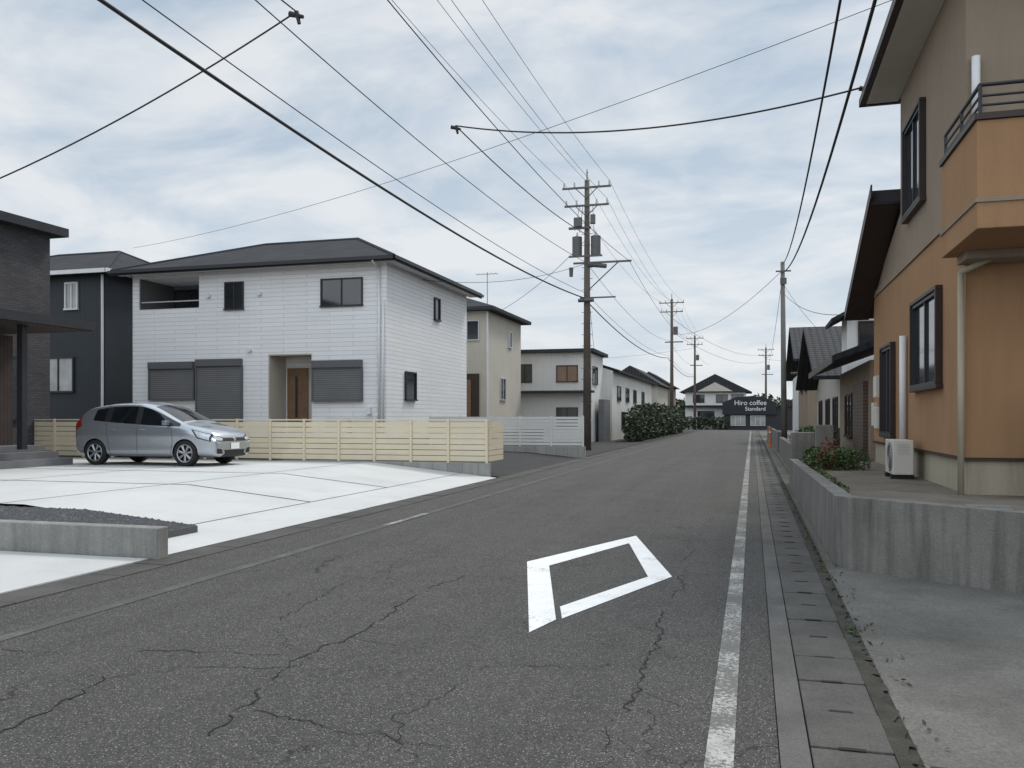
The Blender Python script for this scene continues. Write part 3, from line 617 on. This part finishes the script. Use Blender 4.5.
# ------------------------------------------------------------------ utility poles
def upole(x, y, H, detail=True, m=m_poled):
    e = E('utility_pole', (x, y, 0))
    MB().cyl((x, y, -.3), (x, y, H), .19, .11, 14).build('shaft', m, e, smooth=True)
    mb = MB(); ins = MB()
    arms = ((H-.35, -1.1, 1.1), (H-1.15, -1.0, 1.0))
    for z, a, b in arms:
        mb.box(x+a, x+b, y-.16, y-.08, z-.04, z+.04)
        for t in (a+.08, a+.55, b-.55, b-.08): ins.cyl((x+t, y-.12, z+.04), (x+t, y-.12, z+.26), .05, .03, 8)
        mb.cyl((x-.5, y-.14, z-.02), (x, y-.14, z-.5), .02, n=6); mb.cyl((x+.5, y-.14, z-.02), (x, y-.14, z-.5), .02, n=6)
    mb.cyl((x, y, H), (x, y, H+.35), .03, n=6); ins.cyl((x, y, H+.35), (x, y, H+.5), .05, .03)
    if detail:
        for t in (-.42, .42):
            mb.cyl((x+t, y-.15, H-3.4), (x+t, y-.15, H-2.55), .22, .22, 14); ins.cyl((x+t, y-.15, H-2.55), (x+t, y-.15, H-2.35), .05, .03)
        mb.box(x-.75, x+.75, y-.42, y-.36, H-3.5, H-3.42); mb.box(x-.8, x+.2, y-.2, y-.1, H-2.2, H-2.1)
        mb.box(x-.55, x-.2, y-.3, y-.1, H-2.1, H-1.7); mb.box(x+.2, x+.4, y-.3, y-.1, H-2.0, H-1.6)
        mb.box(x-.6, x+2.0, y-.14, y-.06, H-3.75, H-3.67); mb.cyl((x+1.4, y-.1, H-3.75), (x, y-.1, H-5.0), .025, n=6)
        mb.cyl((x+.1, y-.15, H-3.8), (x+.9, y-.15, H-3.9), .1, .1, 8); mb.cyl((x-.7, y-.12, H-3.9), (x-.7, y-.12, H-4.3), .1, .08, 8)
        mb.box(x-.3, x+1.3, y-.14, y-.07, H-5.3, H-5.24)
        mb.cyl((x-.35, y-.25, H-5.4), (x+.35, y-.25, H-5.4), .08, .08, 8)
        z = 2.2
        while z < H-1: mb.cyl((x-.25, y, z), (x+.25, y, z), .012, n=5); z += .5
        for k in range(5): mb.cyl((x-.5+k*.22, y-.3, H-2.3-k*.1), (x-.3+k*.15, y-.2, H-1.2), .012, n=5)
    else:
        mb.cyl((x+.35, y-.15, H-3.2), (x+.35, y-.15, H-2.5), .2, .2, 12); mb.box(x-.6, x+1.0, y-.14, y-.06, H-3.9, H-3.8)
    mb.build('crossarms', m_steel, e); ins.build('insulators', m_insul, e)
    return e
PX, PY, PH = -7.1, 37.5, 12.1
upole(PX, PY, PH); upole(PX+.2, 77, PH, False); upole(PX, -2.5, PH, False); upole(1.9, 126, 11.5, False); upole(PX, 112, 12.1, False)
e = E('utility_pole', (1.5, 43, 0)); MB().cyl((1.5, 43, -.2), (1.42, 43, 9.0), .15, .10, 12).build('shaft', m_pole, e, smooth=True)
mb = MB(); mb.box(1.1, 1.8, 42.85, 42.9, 8.5, 8.57); mb.box(1.3, 1.6, 42.8, 42.88, 7.9, 8.2); mb.build('fittings', m_steel, e)
e = E('utility_pole', (1.3, -6.5, 0)); MB().cyl((1.3, -6.5, -.2), (1.3, -6.5, 9.3), .15, .10, 12).build('shaft', m_pole, e, smooth=True)
sp = []
ys = [-2.5, PY, 77, 112]
for i in range(3):
    y0, y1 = ys[i], ys[i+1]; s = (y1-y0)/40
    for t in (-1.02, 0, 1.02): sp.append(((PX+t, y0-.12, PH-.09), (PX+t, y1-.12, PH-.09), .75*s, .0075))
    for t in (.92,): sp.append(((PX+t, y0-.12, PH-.9), (PX+t, y1-.12, PH-.9), .8*s, .0075))
    for t in (0, 1.9): sp.append(((PX+t, y0-.1, PH-3.7), (PX+t, y1-.1, PH-3.7), .8*s, .010))
    sp.append(((PX-.15, y0, PH-5.25), (PX-.15, y1, PH-5.25), .7*s, .026))
    sp.append(((PX-.05, y0, PH-5.05), (PX-.05, y1, PH-5.05), .6*s, .009))
hub = (-7.1, 20.0, 8.75)
sp += [(hub, (PX+.1, PY, 9.6), .25, .016), (hub, (2.03, 16.9, 7.6), .45, .018), ((-7.1, 12.3, 8.05), (-19.6, 13.0, 5.0), .55, .014),
       ((-7.1, 12.3, 8.05), (PX, -2.5, 8.4), .3, .012), ((1.42, 43, 8.9), (1.0, -6.5, 9.0), 1.9, .020), ((1.45, 43, 8.5), (1.6, -6.5, 8.8), 1.9, .026),
       ((-25, 30, 8.6), (30, -.3, 12), 2.0, .006), ((PX, PY, 9.5), (-12.5, 41, 6.7), .3, .010), ((PX, PY, 8.4), (-12, 30, 6.7), .4, .010),
       ((PX+.2, 77, 9), (1.42, 43, 8.6), 1.0, .012), ((PX, PY, 8.2), (-9, 50, 5.2), .3, .010),
       ((1.42, 43, 8.0), (3.2, 40, 5.0), .2, .008), ((1.42, 43, 8.4), (1.9, 126, 9), 1.5, .012), ((PX+.2, 77, 9.2), (1.9, 126, 9.5), 1.2, .014), ((PX+.2, 77, 10.4), (1.9, 126, 10.5), 1.2, .014),
       ((1.45, 43, 7.5), (2.4, 21, 3.9), .4, .010), ((1.9, 126, 9.8), (40, 128, 9.8), 1.0, .014), ((-7.1, 112, 10.5), (-40, 112, 10), 1.0, .014)]
wires('power_lines', sp)
mb = MB(); e = E('cable_clamps', hub)
for p in (hub, (-7.1, 12.3, 8.05), (2.03, 16.9, 7.6)):
    mb.cyl((p[0]-.12, p[1], p[2]-.02), (p[0]+.12, p[1], p[2]-.1), .05, .03, 8); mb.cyl((p[0], p[1], p[2]), (p[0]+.05, p[1], p[2]-.2), .04, .03, 8)
mb.build('clamps', m_blk, e)
# ------------------------------------------------------------------ car
def car(cx, cy, cz, paint, name='parked_car', rot=0):
    e = E(name, (cx, cy, cz)); e.rotation_euler = (0, 0, rot)
    S = [(-1.96,.38,.66,.58,.66,.74,.60,.80,.50,.83,.84),
         (-1.955,.30,.78,.60,.77,.98,.68,1.02,.60,1.04,1.05),
         (-1.88,.24,.825,.60,.795,1.05,.68,1.14,.60,1.18,1.20),
         (-1.76,.22,.84,.60,.80,1.08,.655,1.26,.59,1.32,1.35),
         (-1.62,.22,.84,.60,.805,1.08,.64,1.31,.58,1.39,1.42),
         (-1.42,.22,.845,.60,.81,1.07,.63,1.335,.575,1.42,1.455),
         (-1.03,.20,.845,.60,.815,1.03,.63,1.40,.575,1.467,1.505),
         (-.99,.20,.845,.60,.815,1.027,.63,1.405,.575,1.47,1.508),
         (-.50,.19,.845,.60,.815,.99,.635,1.43,.58,1.492,1.53),
         (-.16,.19,.845,.60,.815,.97,.64,1.42,.585,1.485,1.526),
         (-.10,.19,.845,.60,.815,.965,.64,1.415,.585,1.48,1.522),
         (.20,.19,.845,.60,.815,.95,.65,1.355,.60,1.41,1.46),
         (.48,.19,.845,.60,.815,.94,.675,1.24,.63,1.29,1.35),
         (.78,.19,.845,.60,.812,.935,.71,1.10,.665,1.14,1.205),
         (1.04,.20,.84,.60,.805,.93,.745,1.00,.70,1.025,1.075),
         (1.13,.20,.84,.60,.80,.925,.75,.97,.69,.99,1.025),
         (1.38,.20,.835,.60,.785,.90,.72,.94,.62,.955,.98),
         (1.62,.20,.82,.58,.745,.85,.67,.885,.56,.90,.92),
         (1.80,.20,.79,.54,.69,.78,.61,.81,.50,.825,.84),
         (1.90,.20,.745,.49,.64,.69,.56,.715,.46,.73,.745),
         (1.955,.22,.69,.45,.58,.60,.52,.62,.42,.63,.64),
         (1.975,.28,.60,.42,.52,.53,.47,.55,.38,.56,.565)]
    me = bpy.data.meshes.new('body'); bm = bmesh.new(); rows = []
    cl_ = bm.edges.layers.float.new('crease_edge')
    for s in S:
        x, zb, w, z3, wb, zbl, wg, zg, wr, zr, zt = s
        half = [(w*.85, zb), (w*.98, zb+.09), (w*.965, z3-.14), (w*1.0, z3+.13), (wb, zbl-.03), (wb-.02, zbl), (wg, zg), (wr, zr), (wr*.5, zr*.25+zt*.75)]
        pts = [(0, zb)]+half+[(0, zt)]+[(-a, b) for a, b in reversed(half)]
        rows.append([bm.verts.new((x, -a, b)) for a, b in pts])
    n = len(rows[0])
    for i in range(len(rows)-1):
        for j in range(n):
            k = (j+1) % n; f = bm.faces.new((rows[i][j], rows[i][k], rows[i+1][k], rows[i+1][j])); f.smooth = True
            jj = j if j < 10 else 19-j
            mi = 0
            if jj == 6 and 5 <= i <= 13: mi = 1
            if jj == 6 and i in (9, 6): mi = 2
            if jj in (8, 9) and 11 <= i <= 13: mi = 1
            if jj in (8, 9) and 1 <= i <= 2: mi = 1
            if jj == 0: mi = 2
            f.material_index = mi
    for i in range(len(rows)-1):
        for j in (4, 16, 6, 14, 7, 13):
            ed = bm.edges.get((rows[i][j], rows[i+1][j]))
            if ed: ed[cl_] = .7 if j in (4, 16) else .5
    for i in (5, 14):
        for j in (6, 13):
            ed = bm.edges.get((rows[i][j], rows[i][j+1]))
            if ed: ed[cl_] = .6
    bm.faces.new(rows[0][::-1]).smooth = True; bm.faces.new(rows[-1]).smooth = True
    bmesh.ops.recalc_face_normals(bm, faces=bm.faces); bm.to_mesh(me); bm.free()
    for m in (paint, m_cglass, m_blk): me.materials.append(m)
    o = bpy.data.objects.new('body', me); COL.objects.link(o)
    sd = o.modifiers.new('s', 'SUBSURF'); sd.levels = sd.render_levels = 3
    cut = MB()
    for ax in (1.185, -1.345):
        for sgn in (-1, 1): cut.cyl((ax, sgn*.58, .30), (ax, sgn*1.0, .30), .34, .34, 40)
    co = cut.build('cut', m_blk)
    bo = o.modifiers.new('b', 'BOOLEAN'); bo.object = co; bo.operation = 'DIFFERENCE'; bo.solver = 'EXACT'
    bpy.context.view_layer.update(); dg = bpy.context.evaluated_depsgraph_get()
    bmv = BVHTree.FromObject(o, dg)
    me2 = bpy.data.meshes.new_from_object(o.evaluated_get(dg)); me2.name = 'body'
    for p in me2.polygons:
        c = p.center
        for ax in (1.185, -1.345):
            r = math.hypot(c.x-ax, c.z-.30)
            if r < .345 and abs(c.y) > .56 and (abs(p.normal.y) > .95 and abs(c.y) < .6 or abs(p.normal.y) < .1 and .33 < r): p.material_index = 2
    o.modifiers.clear(); o.data = me2; bpy.data.objects.remove(co); o.parent = e
    def side(x, z, sgn, off=.004):
        h_ = bmv.ray_cast(Vector((x, sgn*3, z)), Vector((0, -sgn, 0)))
        p = h_[0]; return (p+h_[1]*off) if p is not None else None
    def front(y, z, off=.004, d=1):
        h_ = bmv.ray_cast(Vector((d*4, y, z)), Vector((-d, 0, 0)))
        p = h_[0]; return (p+h_[1]*off) if p is not None else None
    def cadd(mb, nm, mat, smooth=False):
        ob = mb.build(nm, mat, smooth=smooth); ob.parent = e; return ob
    mb = MB()
    for sgn in (-1, 1):
        for ln in ([(.82, .90), (.86, .62), (.80, .30)], [(-.13, .95), (-.13, .60), (-.13, .28)], [(-1.01, 1.0), (-.98, .72), (-.93, .45), (-.90, .28)], [(-.9, .265), (.8, .265)]):
            pts = []
            for (a, b) in zip(ln[:-1], ln[1:]):
                for i in range(9): pts.append((a[0]+(b[0]-a[0])*i/8, a[1]+(b[1]-a[1])*i/8))
            for a, b in zip(pts[:-1], pts[1:]):
                p, q = side(*a, sgn, 0), side(*b, sgn, 0)
                if p and q and (p-q).length > 1e-4: mb.cyl(p, q, .005, n=4)
    cadd(mb, 'door_seams', m_blk)
    mb = MB()
    for sgn in (-1, 1):
        for x in (-.08, -.90):
            p = side(x, .86, sgn, .02); q = side(x+.17, .86, sgn, .02); mb.cyl(p, q, .014, n=6)
        y0, y1 = sorted((sgn*.80, sgn*.95)); mb.box(.66, .76, y0, y1, .97, 1.07)
    ob = cadd(mb, 'mirrors_and_handles', paint); bv = ob.modifiers.new('b', 'BEVEL'); bv.width = .014; bv.segments = 3; bv.limit_method = 'ANGLE'
    def patch(fn, corners, nm, mat, off=.006, n=12):
        v = []; f = []
        A, B, C, Dd = corners
        for i in range(n+1):
            for j in range(n+1):
                s, t = i/n, j/n
                u = (A[0]*(1-s)+B[0]*s)*(1-t)+(Dd[0]*(1-s)+C[0]*s)*t
                w = (A[1]*(1-s)+B[1]*s)*(1-t)+(Dd[1]*(1-s)+C[1]*s)*t
                p = fn(u, w, off); v.append(tuple(p) if p is not None else None)
        idx = {}; vv = []
        for k, p in enumerate(v):
            if p is not None: idx[k] = len(vv); vv.append(p)
        for i in range(n):
            for j in range(n):
                q = [i*(n+1)+j, (i+1)*(n+1)+j, (i+1)*(n+1)+j+1, i*(n+1)+j+1]
                if all(k in idx for k in q):
                    P4 = [Vector(vv[idx[k]]) for k in q]
                    if max((P4[0]-P4[1]).length, (P4[1]-P4[2]).length, (P4[2]-P4[3]).length) < .25: f.append([idx[k] for k in q])
        m_ = MB(); m_.v = vv; m_.f = f; cadd(m_, nm, mat, True)
    ff = lambda y, z, off: front(y, z, off)
    rf = lambda y, z, off: front(y, z, off, -1)
    for sgn in (-1, 1):
        sf = lambda x, z, off, sgn=sgn: side(x, z, sgn, off)
        patch(sf, [(1.34, .87), (1.84, .75), (1.86, .58), (1.53, .66)], 'headlight_housing', m_blk, .004)
        patch(sf, [(1.40, .845), (1.80, .745), (1.82, .61), (1.56, .68)], 'headlight', m_lamp, .007)
        patch(sf, [(-1.94, 1.02), (-1.80, 1.20), (-1.72, .94), (-1.93, .84)], 'taillight', m_red)
        patch(ff, [(sgn*.36, .66), (sgn*.68, .74), (sgn*.69, .59), (sgn*.44, .585)], 'headlight_front_housing', m_blk, .006)
        patch(ff, [(sgn*.44, .65), (sgn*.67, .72), (sgn*.68, .61), (sgn*.48, .60)], 'headlight_front', m_lamp, .010)
        patch(ff, [(sgn*.50, .40), (sgn*.66, .42), (sgn*.66, .30), (sgn*.46, .29)], 'fog_recess', m_blk, .004)
        patch(rf, [(sgn*.58, 1.0), (sgn*.72, 1.0), (sgn*.72, .84), (sgn*.58, .84)], 'taillight_rear', m_red)
    patch(ff, [(-.46, .665), (.46, .665), (.42, .585), (-.42, .585)], 'grille', m_blk, .006)
    patch(ff, [(-.42, .38), (.42, .38), (.36, .27), (-.36, .27)], 'intake', m_blk, .005)
    mb = MB(); mb.box(1.985, 1.997, -.165, .165, .40, .545); cadd(mb, 'number_plate', m_signw)
    mb = MB(); mb.cyl((1.955, 0, .63), (1.985, 0, .63), .045, .045, 16); cadd(mb, 'badge', m_chrome)
    mb = MB(); mb.box(-1.985, -1.965, -.165, .165, .62, .76); cadd(mb, 'rear_plate', m_signw)
    for ax in (1.185, -1.345):
        for sgn in (-1, 1):
            mb = MB(); n = 36; prof = [(.62, .19), (.63, .285), (.66, .305), (.80, .305), (.825, .29), (.83, .225), (.80, .21)]
            for r_ in prof:
                for k in range(n):
                    t = 2*math.pi*k/n; mb.v.append((ax+r_[1]*math.cos(t), sgn*r_[0], .305+r_[1]*math.sin(t)))
            for p_ in range(len(prof)-1):
                for k in range(n): mb.f.append((p_*n+k, p_*n+(k+1) % n, (p_+1)*n+(k+1) % n, (p_+1)*n+k))
            cadd(mb, 'tyre', m_tyre, True)
            mb = MB(); mb.cyl((ax, sgn*.70, .305), (ax, sgn*.75, .305), .205, .205, 28); cadd(mb, 'wheel_disc', m_blk)
            mb = MB()
            for k in range(n):
                t0, t1 = 2*math.pi*k/n, 2*math.pi*(k+1)/n
                mb.cyl((ax+.205*math.cos(t0), sgn*.81, .305+.205*math.sin(t0)), (ax+.205*math.cos(t1), sgn*.81, .305+.205*math.sin(t1)), .014, n=6)
            for k in range(7):
                for dt in (-.10, .10):
                    t = 2*math.pi*k/7+.2
                    mb.cyl((ax+.03*math.cos(t), sgn*.80, .305+.03*math.sin(t)), (ax+.2*math.cos(t+dt), sgn*.80, .305+.2*math.sin(t+dt)), .018, .014, 6)
            mb.cyl((ax, sgn*.77, .305), (ax, sgn*.82, .305), .045, .04, 12); cadd(mb, 'rim', m_rim)
    mb = MB(); mb.box(-.9, .75, -.6, .6, .2, .24); cadd(mb, 'underbody', m_blk)
    return e
car(-13.93, 17.83, lz(-13), m_carp)
# ------------------------------------------------------------------ light
AZ, EL = math.radians(28), math.radians(50)
dv = Vector((math.sin(AZ)*math.cos(EL), math.cos(AZ)*math.cos(EL), math.sin(EL)))
sun = bpy.data.lights.new('sun', 'SUN'); sun.energy = 1.9; sun.angle = math.radians(12); sun.color = (1, .94, .85)
so = bpy.data.objects.new('sun', sun); COL.objects.link(so); so.rotation_euler = dv.to_track_quat('Z', 'Y').to_euler(); so.location = dv*50
w = bpy.data.worlds.new('World'); scn.world = w; w.use_nodes = True; nt = w.node_tree
bg = nt.nodes['Background']; sky = nd(nt, 'ShaderNodeTexSky', sky_type='NISHITA', sun_disc=False)
sky.sun_elevation = EL; sky.sun_rotation = AZ; sky.air_density = 1.2; sky.dust_density = 2.0
tc = nd(nt, 'ShaderNodeTexCoord').outputs['Generated']; sx = nd(nt, 'ShaderNodeSeparateXYZ'); nt.links.new(tc, sx.inputs[0])
zz = mth(nt, 'ADD', mth(nt, 'MAXIMUM', sx.outputs[2], 0), .22)
cb = nd(nt, 'ShaderNodeCombineXYZ'); nt.links.new(mth(nt, 'DIVIDE', sx.outputs[0], zz), cb.inputs[0]); nt.links.new(mth(nt, 'DIVIDE', sx.outputs[1], zz), cb.inputs[1])
mp = nd(nt, 'ShaderNodeMapping'); mp.inputs['Scale'].default_value = (1.1, 1.5, 1); mp.inputs['Rotation'].default_value = (0, 0, .7); nt.links.new(cb.outputs[0], mp.inputs[0])
cl = nd(nt, 'ShaderNodeTexNoise'); cl.inputs['Scale'].default_value = 1.6; cl.inputs['Detail'].default_value = 6; cl.inputs['Roughness'].default_value = .57; cl.inputs['Distortion'].default_value = .4
nt.links.new(mp.outputs[0], cl.inputs['Vector'])
cf = ramp(nt, cl.outputs['Fac'], .38, .60)
elev = ramp(nt, sx.outputs[2], 0.02, .45)
ccol = mixc(nt, elev, (8.3, 8.6, 8.9), (7.9, 8.2, 8.5)); gcol = mixc(nt, elev, (6.7, 7.5, 8.3), (4.1, 5.2, 6.5))
cloud = mixc(nt, cf, gcol, ccol)
# sky gain added overhead and behind, out of view, to brighten camera-facing walls
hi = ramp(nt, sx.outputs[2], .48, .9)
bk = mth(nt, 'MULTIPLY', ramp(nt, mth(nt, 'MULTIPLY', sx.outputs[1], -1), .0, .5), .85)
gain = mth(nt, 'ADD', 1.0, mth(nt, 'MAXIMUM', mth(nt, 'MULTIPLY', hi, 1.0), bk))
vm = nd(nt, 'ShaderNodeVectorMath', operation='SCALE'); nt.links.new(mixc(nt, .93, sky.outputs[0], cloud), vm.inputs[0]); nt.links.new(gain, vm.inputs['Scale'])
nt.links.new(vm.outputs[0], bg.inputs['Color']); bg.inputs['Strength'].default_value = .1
# ------------------------------------------------------------------ camera
cam = bpy.data.cameras.new('camera'); co = bpy.data.objects.new('camera', cam); COL.objects.link(co)
co.location = (0, 0, 1.47); co.rotation_euler = (math.radians(90), 0, math.atan2(240, 850))
cam.sensor_width = 36; cam.lens = 850/1024*36; cam.shift_y = 34/1024; cam.clip_end = 2000; cam.clip_start = .05
scn.camera = co
scn.view_settings.view_transform = 'Standard'; scn.view_settings.look = 'None'; scn.view_settings.exposure = 0
